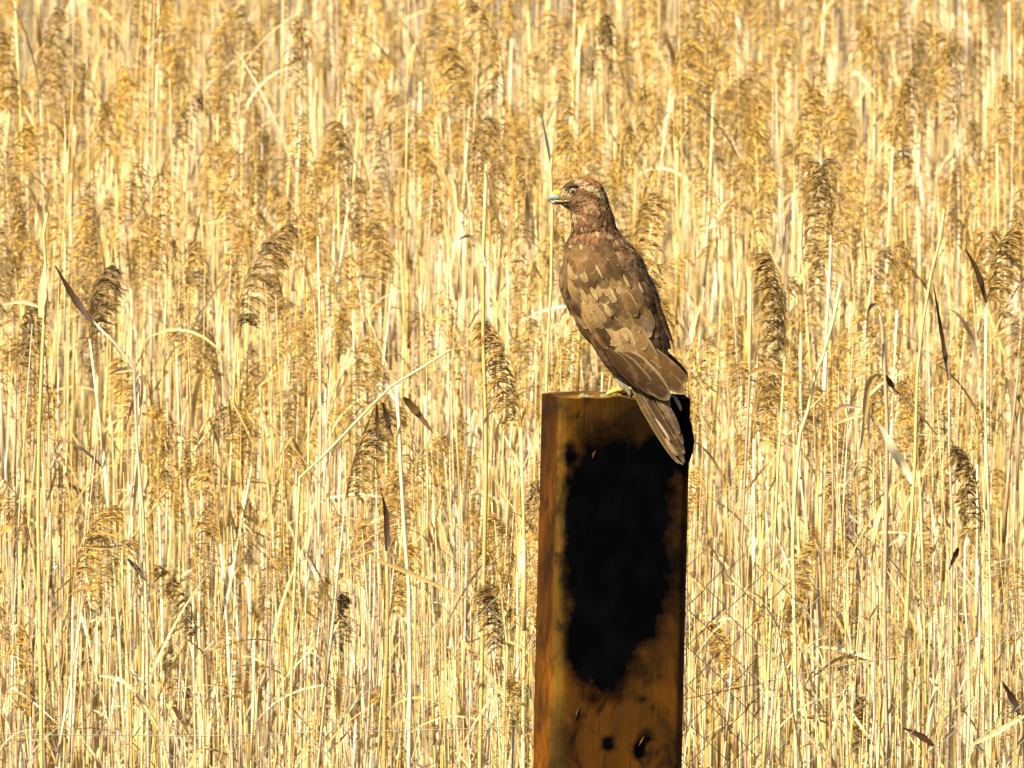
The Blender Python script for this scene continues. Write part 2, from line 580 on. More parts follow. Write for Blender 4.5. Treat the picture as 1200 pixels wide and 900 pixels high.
ORD = ('first', 'second', 'third', 'fourth', 'fifth', 'sixth', 'seventh', 'eighth', 'ninth', 'tenth', 'eleventh', 'twelfth', 'thirteenth', 'fourteenth', 'fifteenth', 'sixteenth', 'seventeenth', 'eighteenth', 'nineteenth', 'twentieth', 'twenty-first', 'twenty-second', 'twenty-third', 'twenty-fourth', 'twenty-fifth', 'twenty-sixth')
for (what, hz, vz), got in names.items():
    got.sort(key=lambda q: q[0])
    for i, (px, s_) in enumerate(got):
        pre = '' if len(got) == 1 else ORD[i] + '-from-left '
        place_reed(s_, '%s%s %s, %s' % (pre, what, hz, vz))

# the mass of reeds nobody could count: one object, instances on its points
me = bpy.data.meshes.new('reed_bed')
me.from_pydata([(s_[0], s_[1], -0.05) for s_ in mass], [], [])
for nm, ty, vals, key in (('rot', 'FLOAT_VECTOR', [c for s_ in mass for c in (s_[4][0], s_[4][1], s_[5])], 'vector'),
                          ('siz', 'FLOAT_VECTOR', [c for s_ in mass for c in ((((s_[2] + .05) / 1.5) ** .5,) * 2 + ((s_[2] + .05) / 1.5,))], 'vector'),
                          ('shade', 'FLOAT', [rp.random() for s_ in mass], 'value'),
                          ('pick', 'INT', [s_[3] for s_ in mass], 'value')):
    a = me.attributes.new(nm, ty, 'POINT')
    a.data.foreach_set(key, vals)
bed = link(bpy.data.objects.new('reed_bed', me))
tag(bed, 'dense mass of dry golden reeds behind the post', 'reeds', kind='stuff')
ng = bpy.data.node_groups.new('reed_scatter', 'GeometryNodeTree')
ng.interface.new_socket('Geometry', in_out='INPUT', socket_type='NodeSocketGeometry')
ng.interface.new_socket('Geometry', in_out='OUTPUT', socket_type='NodeSocketGeometry')
gi, go = ng.nodes.new('NodeGroupInput'), ng.nodes.new('NodeGroupOutput')
ci = ng.nodes.new('GeometryNodeCollectionInfo')
ci.inputs['Collection'].default_value = kinds
ci.inputs['Separate Children'].default_value = True
ci.inputs['Reset Children'].default_value = True
ip = ng.nodes.new('GeometryNodeInstanceOnPoints')
ip.inputs['Pick Instance'].default_value = True
def named(name, ty):
    x = ng.nodes.new('GeometryNodeInputNamedAttribute')
    x.data_type = ty
    x.inputs['Name'].default_value = name
    return x.outputs['Attribute']
L_ = ng.links.new
L_(gi.outputs[0], ip.inputs['Points'])
L_(ci.outputs[0], ip.inputs['Instance'])
L_(named('pick', 'INT'), ip.inputs['Instance Index'])
L_(named('rot', 'FLOAT_VECTOR'), ip.inputs['Rotation'])
L_(named('siz', 'FLOAT_VECTOR'), ip.inputs['Scale'])
rl = ng.nodes.new('GeometryNodeRealizeInstances')
L_(ip.outputs[0], rl.inputs[0])
L_(rl.outputs[0], go.inputs[0])
bed.modifiers.new('scatter', 'NODES').node_group = ng

# ------------------------------------------------------------------ single reeds that stand out
DRKL, MIDL, PALEL, WHTL = (0.11, 0.065, 0.03), (0.5, 0.43, 0.34), (1.05, 1.08, 1.1), (1.15, 1.22, 1.4)
def ribbon(pts, y, wpx, tint, rr, fold=0.0):
    """leaf blade through pixel points standing round the plane y"""
    P = [at(px, py, y + rr.uniform(-0.012, 0.012)) for px, py in pts]
    Q = []
    n = 12
    for i in range(n + 1):                       # Catmull-Rom through the points
        u = i / n * (len(P) - 1)
        k = min(int(u), len(P) - 2)
        t = u - k
        p0, p1, p2, p3 = P[max(k - 1, 0)], P[k], P[k + 1], P[min(k + 2, len(P) - 1)]
        Q.append(0.5 * ((2 * p1) + (p2 - p0) * t + (2 * p0 - 5 * p1 + 4 * p2 - p3) * t * t + (3 * p1 - p0 - 3 * p2 + p3) * t ** 3))
    mb = MB()
    V, F, U = [], [], []
    nrm = Vector((rr.uniform(-0.5, 0.5), -1, rr.uniform(-0.2, 0.5))).normalized()
    twist, ph = rr.uniform(-1.3, 1.3), rr.uniform(0, 6)
    for i, p in enumerate(Q):
        t = i / n
        d = (Q[min(i + 1, n)] - Q[max(i - 1, 0)]).normalized()
        b = d.cross(nrm).normalized()
        k = b.cross(d)
        tw = twist * (t - 0.3)
        b, k = b * math.cos(tw) + k * math.sin(tw), k * math.cos(tw) - b * math.sin(tw)
        hw = wpx * S * 0.46 * (min(1, 0.30 + 1.6 * t) * (1 - max(0, (t - 0.3) / 0.7) ** 1.5)) * (1 + 0.16 * math.sin(t * 23 + ph) * (0.4 + t)) + 0.0005
        for s_ in (-1, 0, 1):
            V.append(p + b * hw * s_ - k * (0.45 * hw if s_ == 0 else 0))
            U.append((s_ * 0.5 + 0.5, t * 2))
    for i in range(n):
        for s_ in (0, 1):
            a = i * 3 + s_
            F.append((a, a + 1, a + 4, a + 3))
    mb.add(V, F, U, tint)
    return mb

def hand_reed(label, y, stem, rpx, leaves, stem_tint=(1, 1, 1), seed=1, cut=True):
    rr = random.Random(seed)
    P = [at(px, py, y) for px, py in stem]
    foot = P[0].copy()
    foot.x += (P[0] - P[1]).x / max(0.05, abs((P[1] - P[0]).z)) * min(P[0].z, 0.2)
    foot.z = -0.05
    e = empty('reed', foot)
    tag(e, label, 'reed', 'reeds along the front of the reed bed')
    pts = [foot, foot.lerp(P[0], 0.5)] + P
    fine = []
    for a, b in zip(pts[:-1], pts[1:]):
        fine += [a, a.lerp(b, 0.5)]
    fine.append(pts[-1])
    for q, p in enumerate(fine[1:-1]):
        p.x += 0.004 * math.sin(q * 1.3 + seed)
    m = len(fine) - 1
    mb = MB()
    tube(mb, [p - foot for p in fine], [rpx * S * (1.15 - 0.35 * i / m) * (1.08 if i % 2 else 1) for i in range(m + 1)], 6, stem_tint)
    mb.obj('stem', M_STEM, e)
    for pl, wd, tint in leaves:
        lb = ribbon(pl, y - 0.006, wd, tint, rr)
        lb.v = [tuple(Vector(v) - foot) for v in lb.v]
        lb.obj('leaf', M_LEAF, e)
    return e

hand_reed("tall pale upright reed stem left of the bird's neck", 0.50, [(565, 900), (567, 560), (568, 400), (570, 192)], 2.6,
          [([(568, 312), (561, 289), (549, 277), (538, 281)], 7, PALEL), ([(569, 200), (580, 240), (590, 290)], 5, MIDL)], (1.15, 1.25, 1.45), 1)
hand_reed('whitish broken reed stem with folded leaf tops left of the post', 0.46, [(480, 900), (477, 690), (472, 540), (464, 452)], 2.6,
          [([(463, 470), (450, 449), (441, 452)], 6, WHTL), ([(473, 466), (486, 480), (508, 508)], 11, (0.30, 0.24, 0.18)),
           ([(449, 472), (454, 492), (461, 514)], 6, DRKL), ([(442, 474), (442, 495), (443, 518)], 5, DRKL)], (1.08, 1.15, 1.25), 2)
hand_reed('reed with dark snapped leaf near the left edge', 0.52, [(172, 900), (168, 600), (158, 430), (106, 374)], 1.8,
          [([(106, 376), (85, 346), (64, 310)], 10, DRKL), ([(157, 433), (140, 434), (127, 439)], 7, WHTL)], (0.9, 0.9, 0.9), 3)
hand_reed('pale reed with broad white sheath at the left edge', 0.55, [(46, 900), (47, 600), (49, 400), (53, 300), (55, 250)], 2.4,
          [([(47, 372), (50, 340), (53, 305)], 12, WHTL), ([(46, 360), (25, 353), (2, 358)], 6, WHTL)], (1.1, 1.15, 1.3), 4)
hand_reed('reed with curled white leaves right of the post', 0.88, [(1040, 900), (1039, 700), (1037, 500), (1036, 380), (1032, 366)], 2.6,
          [([(1036, 441), (1022, 443), (1016, 462), (1013, 492), (1008, 528)], 11, WHTL), ([(1069, 566), (1060, 548), (1045, 524), (1035, 505), (1023, 489)], 14, WHTL),
           ([(1034, 372), (1027, 358), (1018, 364), (1016, 398)], 6, MIDL), ([(1039, 440), (1044, 450), (1050, 460)], 8, DRKL),
           ([(1050, 458), (1078, 486), (1098, 510)], 3, (0.3, 0.25, 0.2))], (1.1, 1.15, 1.25), 5)
hand_reed('short reed with arched brown leaf right of the post', 0.60, [(975, 900), (974, 700), (974, 490)], 1.6,
          [([(975, 492), (984, 478), (996, 476), (1010, 478)], 6, (0.35, 0.2, 0.14)), ([(976, 498), (992, 491), (1012, 487)], 4, WHTL)], (1, 1, 1), 6)
hand_reed('tall forward leaning reed stem at right', 0.62, [(1060, 900), (1064, 640), (1076, 440), (1092, 320), (1106, 245)], 2.0, [], (1.05, 1.05, 1.05), 7)
hand_reed('reed with long thin dark leaf at right', 0.66, [(1114, 900), (1113, 600), (1112, 445)], 1.6, [([(1112, 446), (1105, 400), (1094, 334)], 6, DRKL)], (0.9, 0.9, 0.9), 8)
hand_reed('reed with black bent leaf near the right edge', 0.70, [(1160, 900), (1158, 600), (1156, 354)], 1.7, [([(1156, 355), (1146, 320), (1131, 291)], 8, DRKL)], (1, 1, 1), 9)
hand_reed('reed bowing right with curved bright stem right of post', 0.80, [(930, 900), (931, 640), (937, 508), (952, 451), (966, 420), (985, 330)], 2.2, [], (1.15, 1.2, 1.3), 10)
hand_reed('reed with flat drooping leaf close right of post', 0.58, [(872, 900), (872, 640), (876, 442), (880, 330)], 1.6, [([(876, 440), (900, 432), (946, 452)], 7, (0.8, 0.75, 0.65))], (1, 1, 1), 11)
hand_reed('long slanting reed stem crossing left of the post', 0.42, [(340, 900), (352, 560), (404, 506), (462, 452), (528, 410)], 1.7, [], (1.1, 1.1, 1.1), 12)
hand_reed('reed with black pointed leaf stub low left of post', 0.48, [(453, 900), (452, 760), (452, 640)], 2.6, [([(453, 646), (453, 606), (448, 580)], 9, DRKL)], (0.9, 0.9, 0.9), 13)
hand_reed('reed with long pale leaf slanting towards the post', 0.36, [(430, 900), (432, 780), (434, 650)], 1.6, [([(434, 653), (490, 676), (552, 704)], 6, PALEL)], (1, 1, 1), 14)
hand_reed('reed with dark hanging leaf far left', 0.55, [(166, 900), (165, 640), (164, 440)], 1.6, [([(164, 442), (156, 470), (147, 503)], 7, DRKL)], (1, 1, 1), 15)
hand_reed('reed with short black leaf below it at lower left', 0.40, [(152, 900), (150, 760), (143, 640)], 1.7, [([(150, 655), (162, 668), (172, 682)], 7, DRKL), ([(143, 640), (120, 642), (92, 640)], 5, WHTL)], (1, 1, 1), 16)
hand_reed('low reed with pale flat leaf at bottom left', 0.34, [(196, 900), (192, 860), (160, 812)], 1.8, [([(160, 812), (172, 830), (187, 858)], 11, WHTL), ([(160, 812), (140, 796), (116, 792)], 6, WHTL), ([(203, 828), (212, 842), (222, 862)], 8, (0.3, 0.25, 0.2))], (1, 1, 1), 17)
hand_reed('reed with thick pale leaf slanting at lower right corner', 0.40, [(1138, 900), (1139, 885), (1140, 872)], 2.0, [([(1140, 872), (1170, 856), (1206, 836)], 9, PALEL), ([(1094, 874), (1078, 862), (1058, 853)], 9, DRKL)], (0.9, 0.9, 0.9), 18)
hand_reed('reed with black leaf stub at lower right edge', 0.42, [(1194, 900), (1195, 870), (1195, 838)], 2.4, [([(1195, 838), (1186, 818), (1174, 798)], 10, DRKL)], (0.6, 0.55, 0.5), 19)
hand_reed('reed with two flat pale leaves low right of post', 0.85, [(1022, 900), (1022, 840), (1023, 776)], 1.7, [([(1023, 777), (987, 772), (951, 794)], 9, PALEL), ([(1022, 772), (990, 762), (945, 757)], 6, PALEL)], (1, 1, 1), 20)
hand_reed('reed with small black hanging leaf at right', 0.44, [(1134, 900), (1133, 760), (1131, 640)], 1.8, [([(1123, 642), (1119, 652), (1112, 668)], 7, DRKL), ([(1131, 640), (1133, 632), (1132, 622)], 6, WHTL)], (1.05, 1.05, 1.05), 21)
hand_reed("reed with tall pale stem behind the bird's beak", 0.80, [(640, 900), (641, 640), (642, 420), (645, 250), (648, 150)], 1.9, [([(647, 200), (640, 160), (632, 120)], 5, PALEL)], (1.15, 1.2, 1.3), 22)

def plume_reed(label, y, px, py, kind, lean_right, tilt=0.0):
    p = at(px, py, y)
    sd, nod = side_nod[kind]
    rz = (0 if lean_right else math.pi) - sd
    place_reed((p.x - math.sin(tilt) * p.z, y, p.z, kind, (0, 0), rz), label)
order = sorted(range(18), key=lambda i: -side_nod[i][1])
for i, (lab, y, px, py, r_) in enumerate((
        ('reed with large golden plume bowing right at far left', 1.6, 168, 322, True), ('reed with tall curly plume left of the post', 2.4, 280, 272, True),
        ('reed with heavy golden plume hanging at mid left', 0.55, 335, 488, True), ('reed with dark drooping plume at the lower left edge', 0.45, 60, 606, True),
        ('reed with arching brown plume right of the bird', 3.5, 985, 205, True), ('reed with curly golden plume near the right edge', 2.2, 1168, 280, True),
        ('reed with bushy plume close behind the post top at left', 0.5, 620, 395, False), ('reed with dark plume above the upper left corner stems', 6.0, 45, 40, False),
        ('reed with dense brown plume above left of the bird', 6.0, 575, 70, False), ('reed with drooping plume low beside the left fence', 0.40, 565, 700, False),
        ('reed with golden plume low right of the bird', 0.7, 870, 320, False), ("reed with brown plume at the bird's nape level right", 3.0, 775, 250, True))):
    plume_reed(lab, y, px, py, order[i], r_)

# ------------------------------------------------------------------ post
PC = at(723, 467, 0.03)
YAW = R(15.0)
W, D, H = 0.222, 0.132, POST_TOP
post = empty('wooden_post', (PC.x - 0.0365, 0.075, 0.0))
post.rotation_euler = (0, R(1.35), YAW)
tag(post, 'thick dark creosoted timber post with a black tar stain under the bird', 'post')

ELL = [  # tar stain in photograph pixels: centre, radii, strength
    (727, 588, 70, 85, 1.25), (724, 660, 71, 95, 1.25), (705, 745, 46, 75, 1.2), (745, 710, 42, 50, 1.0), (690, 770, 28, 42, 1.0),
    (800, 505, 15, 62, 1.3), (795, 480, 18, 30, 1.2), (770, 540, 34, 40, 1.0), (668, 535, 13, 18, 0.95), (712, 872, 10, 9, 1.1), (749, 879, 9, 9, 1.1),
    (757, 863, 15, 7, 0.9), (765, 833, 5, 5, 1.0), (754, 820, 4, 5, 0.8), (690, 488, 2, 2, 0.8), (677, 485, 2, 2, 0.7)]
def stain(px, py):
    m = 0.0
    for cx, cy, rx, ry, k in ELL:
        q = math.hypot((px - cx) / rx, (py - cy) / ry)
        m = max(m, k * max(0.0, min(1.0, (1.4 - q) / 0.8)))
    return m

mb = MB()
NX, NYs, NZ = 34, 16, 120
ring = []                                   # rounded rectangle, front first
cham = 0.013
def rect_ring():
    out = []
    x0, x1, y0, y1 = -W / 2, W / 2, -D / 2, D / 2
    for i in range(NX + 1):
        out.append((x0 + cham + (W - 2 * cham) * i / NX, y0, 'front'))
    for i in range(NYs + 1):
        out.append((x1, y0 + cham + (D - 2 * cham) * i / NYs, 'right'))
    for i in range(9):
        out.append((x1 - cham - (W - 2 * cham) * i / 8, y1, 'back'))
    for i in range(NYs + 1):
        out.append((x0, y1 - cham - (D - 2 * cham) * i / NYs, 'left'))
    return out
ring = rect_ring()
n = len(ring)
PM = Matrix.Translation(post.location) @ post.rotation_euler.to_matrix().to_4x4()
vv, ff, cc, aa = [], [], [], []
for j in range(NZ + 1):
    t = j / NZ
    z = H * (1 - (1 - t) ** 1.0)
    for x, y_, side in ring:
        sx, sy = (x / (W / 2)), (y_ / (D / 2))
        nv = noise.noise(Vector((x * 14, y_ * 14, z * 2.4)))
        nf = noise.noise(Vector((x * 70, y_ * 70, z * 6 + 9)))
        k = 1 + (0.012 * nv + 0.006 * nf)
        p = Vector((x * k, y_ * k, z + (0.004 * noise.noise(Vector((x * 30, y_ * 30, 0))) if j == NZ else 0)))
        if side == 'front':                  # weathered hollow in the face
            p.y += 0.004 * max(0, noise.noise(Vector((x * 9, 3, z * 3))))
        vv.append(p)
        wp = PM @ p
        px, py = pix(wp)
        # bare worn arris at the near corner, orange on the narrow side
        c = Vector((1, 1, 1))
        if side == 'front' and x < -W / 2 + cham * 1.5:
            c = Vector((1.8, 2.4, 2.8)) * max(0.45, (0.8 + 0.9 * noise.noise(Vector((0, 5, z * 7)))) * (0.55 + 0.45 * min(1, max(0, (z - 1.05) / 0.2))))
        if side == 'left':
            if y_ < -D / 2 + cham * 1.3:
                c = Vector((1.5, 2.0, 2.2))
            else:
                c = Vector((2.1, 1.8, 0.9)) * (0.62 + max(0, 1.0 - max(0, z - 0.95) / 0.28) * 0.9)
        if side == 'front' and z > H - 0.075:
            c = Vector((0.95, 1.05, 1.0))
        cc.append(tuple(c))
        aa.append(stain(px, py) if side in ('front', 'right') else 0.0)
for j in range(NZ):
    for i in range(n):
        i2 = (i + 1) % n
        ff.append((j * n + i, j * n + i2, (j + 1) * n + i2, (j + 1) * n + i))
mb.add(vv, ff, None, cc, aa)
mb.obj('shaft', M_POST, post)
# sawn top, slightly domed and split
tp, tf, tcol, ta = [], [], [], []
for q in range(5):
    sc_ = 1.0 - q * 0.25
    for i in range(n):
        p = vv[NZ * n + i]
        tp.append((p.x * sc_, p.y * sc_, p.z + (0.0 if q == 0 else 0.003 + 0.004 * noise.noise(Vector((p.x * sc_ * 40, p.y * sc_ * 40, 7))))))
        tcol.append((2.6, 3.2, 4.0))
        px, py = pix(PM @ Vector(tp[-1]))
        ta.append(0.95 if px > 780 else 0.0)
for q in range(4):
    for i in range(n):
        tf.append((q * n + i, q * n + (i + 1) % n, (q + 1) * n + (i + 1) % n, (q + 1) * n + i))
mb = MB()
mb.add(tp, tf, None, tcol, ta)
mb.obj('sawn_top', M_POST, post)
# moss and dirt along the front of the top
mb = MB()
rr = random.Random(3)
for k in range(70):
    x, y_ = rr.uniform(-0.075, 0.085), -D / 2 + 0.006 + abs(rr.gauss(0, 0.018))
    r = rr.uniform(0.002, 0.0055)
    V, F = [], []
    for i in range(6):
        a = i * 1.047
        V.append((x + r * 1.6 * math.cos(a), y_ + r * math.sin(a), H + 0.001))
    V.append((x + rr.uniform(-1, 1) * r * 0.5, y_, H + 0.002 + r * rr.uniform(0.6, 1.2)))
    F = [(i, (i + 1) % 6, 6) for i in range(6)]
    mb.add(V, F)
o = mb.obj('moss', M_LICHEN, post)
tag(o, kind='stuff')
# lump of tar that swells past the right edge
mb = MB()
bm = bmesh.new()
bmesh.ops.create_icosphere(bm, subdivisions=4, radius=1.0)
for v in bm.verts:
    q = v.co
    k = 1 + 0.16 * noise.noise(q * 1.7) + 0.05 * noise.noise(q * 6)
    v.co = Vector((q.x * 0.016 * k, q.y * 0.030 * k, q.z * 0.038 * k))
wl = PM.inverted() @ at(803, 516, 0.09)
mb.add([v.co + Vector((W / 2 - 0.004, -D / 2 + 0.033, wl.z)) for v in bm.verts], [[v.index for v in f.verts] for f in bm.faces])
bm.free()
mb.obj('tar_lump', M_TAR, post)
# splinters of lighter wood standing off the face
for (px, py, ln, wd, an) in ((757, 870, 0.020, 0.0035, 0.5), (697, 533, 0.016, 0.006, 0.35), (676, 835, 0.030, 0.003, 0.3)):
    q = PM.inverted() @ at(px, py, 0.0)
    y_ = -D / 2 - 0.0005
    mb = MB()
    c, s_ = math.cos(an), math.sin(an)
    pr = []
    for (a, b, dpt) in ((-0.5, 0, 0), (0, -0.5, 0), (0.5, 0, 0), (0, 0.5, 0), (0, 0, -0.0020)):
        xx, zz = a * wd, b * ln
        pr.append((q.x + xx * c + zz * s_, y_ - 0.001 + dpt, q.z - xx * s_ + zz * c))
    mb.add(pr, [(0, 1, 4), (1, 2, 4), (2, 3, 4), (3, 0, 4)], None, (1.5, 1.9, 1.9))
    mb.obj('splinter', M_POST, post, smooth=False)

# ------------------------------------------------------------------ wire fence
fence = empty('chain_link_fence', (PC.x, 0.19, 0.0))
tag(fence, 'sagging grey chain link fence of thin wire behind the post', 'fence')
MESH = 0.064
FZ = at(600, 632, 0.19).z
def bulge(x, z):
    return Vector((0.018 * noise.noise(Vector((x * 1.1, z * 1.6, 2))), 0.05 * noise.noise(Vector((x * 0.9, z * 1.3, 8))),
                   0.030 * noise.noise(Vector((x * 0.8, z * 0.5, 5))) - 0.02))
HALF = MESH * 0.5
for i in range(-46, 40):
    x0 = i * HALF
    mb = MB()
    pts = []
    k = i % 2
    z = FZ + 0.006 * math.sin(i * 1.7)
    while z > -0.02:
        sx = 0.5 if k % 2 == 0 else -0.5
        p = Vector((x0 + sx * HALF * 1.06, 0.0022 * (1 if k % 2 else -1), z))
        pts.append(p + bulge(p.x, z))
        z -= HALF
        k += 1
    e0 = pts[0] + Vector((0.012 * (1 if i % 2 else -1), 0.003, 0.022 + 0.006 * math.sin(i * 2.3)))
    dense = [e0]
    for a, b in zip(pts[:-1], pts[1:]):
        dense += [a.lerp(b, 0.06), a.lerp(b, 0.5), a.lerp(b, 0.94)]
    tube(mb, dense, 0.00072, 4, (1, 1, 1))
    mb.obj('wire', M_WIRE, fence)
for (pl, pr_) in (((-400, 842), (627, 850)), ((803, 818), (1600, 660))):
    mb = MB()
    a, b = at(pl[0], pl[1], 0.185), at(pr_[0], pr_[1], 0.185)
    pts = []
    for i in range(41):
        t = i / 40
        p = a.lerp(b, t)
        p.z -= (0.022 if pl[0] < 0 else 0.0) * math.sin(math.pi * t) + 0.008 * noise.noise(Vector((p.x * 5, 1, 1)))
        pts.append(p - fence.location)
    tube(mb, pts, 0.0008, 5, (1, 1, 1))
    mb.obj('line_wire', M_WIRE, fence)

# ------------------------------------------------------------------ bird (modelled in photograph pixels: x right, y away, z = -py)
BX, BZ = 723.0, 466.0
ORG = at(BX, BZ, 0.022)
bird = empty('buzzard', ORG)
tag(bird, 'brown buzzard perched on the post with its head turned left', 'bird')
def w(p):
    return Vector(((p[0] - BX) * S, p[1] * S, (p[2] + BZ) * S))

def ellipsoid(bm, c, r, rot=0.0, yaw=0.0):
    m = Matrix.Translation(Vector((c[0], c[2], -c[1]))) @ Matrix.Rotation(rot, 4, 'Y') @ Matrix.Rotation(yaw, 4, 'Z') @ Matrix.Diagonal((r[0], r[1], r[2], 1))
    bmesh.ops.create_icosphere(bm, subdivisions=4, radius=1.0, matrix=m)

bm = bmesh.new()
# centre (px, py, depth), radii (across, depth, along), lean clockwise about the view axis
for c, r, a in (((684, 230, 34), (25, 20, 21), 0.0),          # cranium
                ((667, 232, 33), (14, 13, 13), 0.2),          # face
                ((690, 240, 34), (23, 20, 22), 0.0),          # cheek and nape
                ((695, 262, 32), (25, 24, 30), 0.35),         # neck
                ((698, 300, 30), (39, 36, 36), 0.35),         # shoulders
                ((706, 328, 24), (52, 43, 49), 0.42),         # chest
                ((722, 362, 18), (51, 43, 56), 0.50),         # back and belly
                ((741, 403, 10), (41, 35, 44), 0.55),         # lower back
                ((757, 430, 2), (25, 22, 30), 0.60),          # rump
                ((735, 425, 30), (17, 17, 30), -0.1),         # near thigh
                ((757, 428, 48), (16, 16, 30), -0.1)):        # far thigh
    ellipsoid(bm, c, r, -a)
tmp_me = bpy.data.meshes.new('body_raw')
bm.to_mesh(tmp_me)
bm.free()
tmp = link(bpy.data.objects.new('body_raw', tmp_me))
md = tmp.modifiers.new('r', 'REMESH')
md.mode, md.voxel_size = 'VOXEL', 2.2
md = tmp.modifiers.new('s', 'SMOOTH')
md.factor, md.iterations = 0.6, 12
dg = bpy.context.evaluated_depsgraph_get()
ev = tmp.evaluated_get(dg)
em = ev.to_mesh()
bv = np.empty(len(em.vertices) * 3, np.float32)
em.vertices.foreach_get('co', bv)
bv = bv.reshape(-1, 3).astype(float)
bf = [tuple(p.vertices) for p in em.polygons]
ev.to_mesh_clear()
bpy.data.objects.remove(tmp)
bpy.data.meshes.remove(tmp_me)
TREE = BVHTree.FromPolygons([Vector(v) for v in bv], bf)

GUIDE = [(646, 238), (672, 222), (690, 222), (706, 242), (708, 285), (722, 345), (748, 415), (795, 520)]
def flow(px, py):
    best, bd = None, 1e9
    acc = Vector((0, 0))
    tot = 0
    for a, b in zip(GUIDE[:-1], GUIDE[1:]):
        A, B = Vector(a), Vector(b)
        t = max(0, min(1, (Vector((px, py)) - A).dot(B - A) / (B - A).length_squared))
        d2 = ((A + (B - A) * t) - Vector((px, py))).length_squared
        k = 1 / (60 + d2) ** 2
        acc += (B - A).normalized() * k
        tot += k
    acc.normalize()
    return Vector((acc.x, -0.22, -acc.y))

RUF, BRN, DRK, PAL, BUF = (0.150, 0.058, 0.018), (0.088, 0.045, 0.017), (0.028, 0.014, 0.006), (0.30, 0.21, 0.10), (0.185, 0.108, 0.048)
def mixc(a, b, t):
    return tuple(x + (y_ - x) * t for x, y_ in zip(a, b))
def seg(px, py, pts, wd):
    m = 0
    for a, b in zip(pts[:-1], pts[1:]):
        A, B = Vector(a), Vector(b)
        t = max(0, min(1, (Vector((px, py)) - A).dot(B - A) / (B - A).length_squared))
        m = max(m, 1 - ((A + (B - A) * t) - Vector((px, py))).length / wd)
    return max(0.0, min(1.0, m * 1.6))
def plum(px, py, dep, rr):
    if py < 262:
        c = mixc(RUF, BRN, rr.random() * 0.7)
        if py < 222:
            c = mixc((0.24, 0.10, 0.035), BRN, rr.random() * 0.5)
        c = mixc(c, (0.40, 0.33, 0.16), 0.85 * seg(px, py, [(672, 216.5), (683, 218), (697, 223), (706, 230)], 4.5))   # brow stripe
        c = mixc(c, (0.045, 0.022, 0.010), 0.95 * seg(px, py, [(654, 222), (662, 219), (675, 219)], 5.0))            # dark lores and brow
        c = mixc(c, (0.33, 0.27, 0.13), 0.8 * seg(px, py, [(655, 229), (664, 229)], 6))                              # pale lore
        c = mixc(c, (0.40, 0.30, 0.16), 0.75 * seg(px, py, [(654, 242), (664, 246), (671, 256)], 6))                 # pale throat
        c = mixc(c, (0.30, 0.19, 0.09), 0.7 * seg(px, py, [(668, 236), (684, 236), (694, 238)], 6))                  # cheek
        c = mixc(c, (0.13, 0.055, 0.022), 0.7 * seg(px, py, [(680, 226), (695, 230), (708, 242)], 4))                # line behind the eye
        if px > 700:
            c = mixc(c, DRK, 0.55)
        if rr.random() < 0.14 and py > 236:
            c = mixc(c, PAL, 0.8)
        return c
    if py < 292:
        c = mixc(RUF, BRN, rr.random())
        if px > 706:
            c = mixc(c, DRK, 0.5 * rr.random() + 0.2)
        if rr.random() < 0.16:
            c = mixc(c, PAL, 0.9)
        return c
    edge = (px - (718 + (py - 285) * 0.50)) / 22.0          # shade painted into the mantle strip on the right
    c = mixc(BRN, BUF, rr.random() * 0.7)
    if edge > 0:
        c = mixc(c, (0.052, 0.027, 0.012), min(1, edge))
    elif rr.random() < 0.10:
        c = mixc(c, PAL, 0.8)
    return c

rb = random.Random(77)
body = MB()
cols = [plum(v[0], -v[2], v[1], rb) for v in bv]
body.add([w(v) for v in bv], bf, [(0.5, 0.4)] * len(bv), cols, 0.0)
body_o = body.obj('body', M_FEATHER, bird)

def feather(mb, P0, P1, P2, n, width, col, fringe, blunt=2.2, camber=0.25, rows=9, lift=0.0):
    """one vane along the quadratic through P0 P1 P2 (pixel space), n = outward normal"""
    P0, P1, P2, n = Vector(P0), Vector(P1), Vector(P2), Vector(n).normalized()
    C = P1 * 2 - (P0 + P2) * 0.5
    V, F, U, K = [], [], [], []
    us = (-1, -0.5, 0, 0.5, 1)
    for j in range(rows + 1):
        t = j / rows
        t = 1 - (1 - t) ** 1.35
        p = P0 * (1 - t) ** 2 + C * 2 * t * (1 - t) + P2 * t * t
        d = ((C - P0) * (1 - t) + (P2 - C) * t)
        d = d.normalized() if d.length > 1e-6 else (P2 - P0).normalized()
        b = n.cross(d).normalized()
        prof = min(1.0, 0.35 + 2.4 * t) if t < 0.3 else 1.0
        if t > 0.5:
            prof *= max(0.0, 1 - ((t - 0.5) / 0.5) ** blunt) ** 0.5
        hw = width * 0.5 * prof + 0.12
        for u in us:
            V.append(w(p + b * (u * hw) + n * (lift * t - camber * hw * u * u)))
            U.append((u * 0.5 + 0.5, t))
    for j in range(rows):
        for i in range(4):
            a = j * 5 + i
            F.append((a, a + 1, a + 6, a + 5))
    mb.add(V, F, U, col, fringe)

def surf(px, py, back=False):
    y_ = 300 if back else -300
    loc, nor, _i, _d = TREE.ray_cast(Vector((px, y_, -py)), Vector((0, -1 if back else 1, 0)))
    if loc is None:
        loc, nor, _i, _d = TREE.find_nearest(Vector((px, 60 if back else 0, -py)))
    return loc, nor

WINGPOLY = [(654, 296), (672, 284), (706, 288), (736, 312), (766, 362), (778, 400), (770, 440), (738, 448), (700, 420), (664, 372)]
def in_poly(x, y_, poly):
    c = False
    for (x1, y1), (x2, y2) in zip(poly, poly[1:] + poly[:1]):
        if (y1 > y_) != (y2 > y_) and x < (x2 - x1) * (y_ - y1) / (y2 - y1) + x1:
            c = not c
    return c
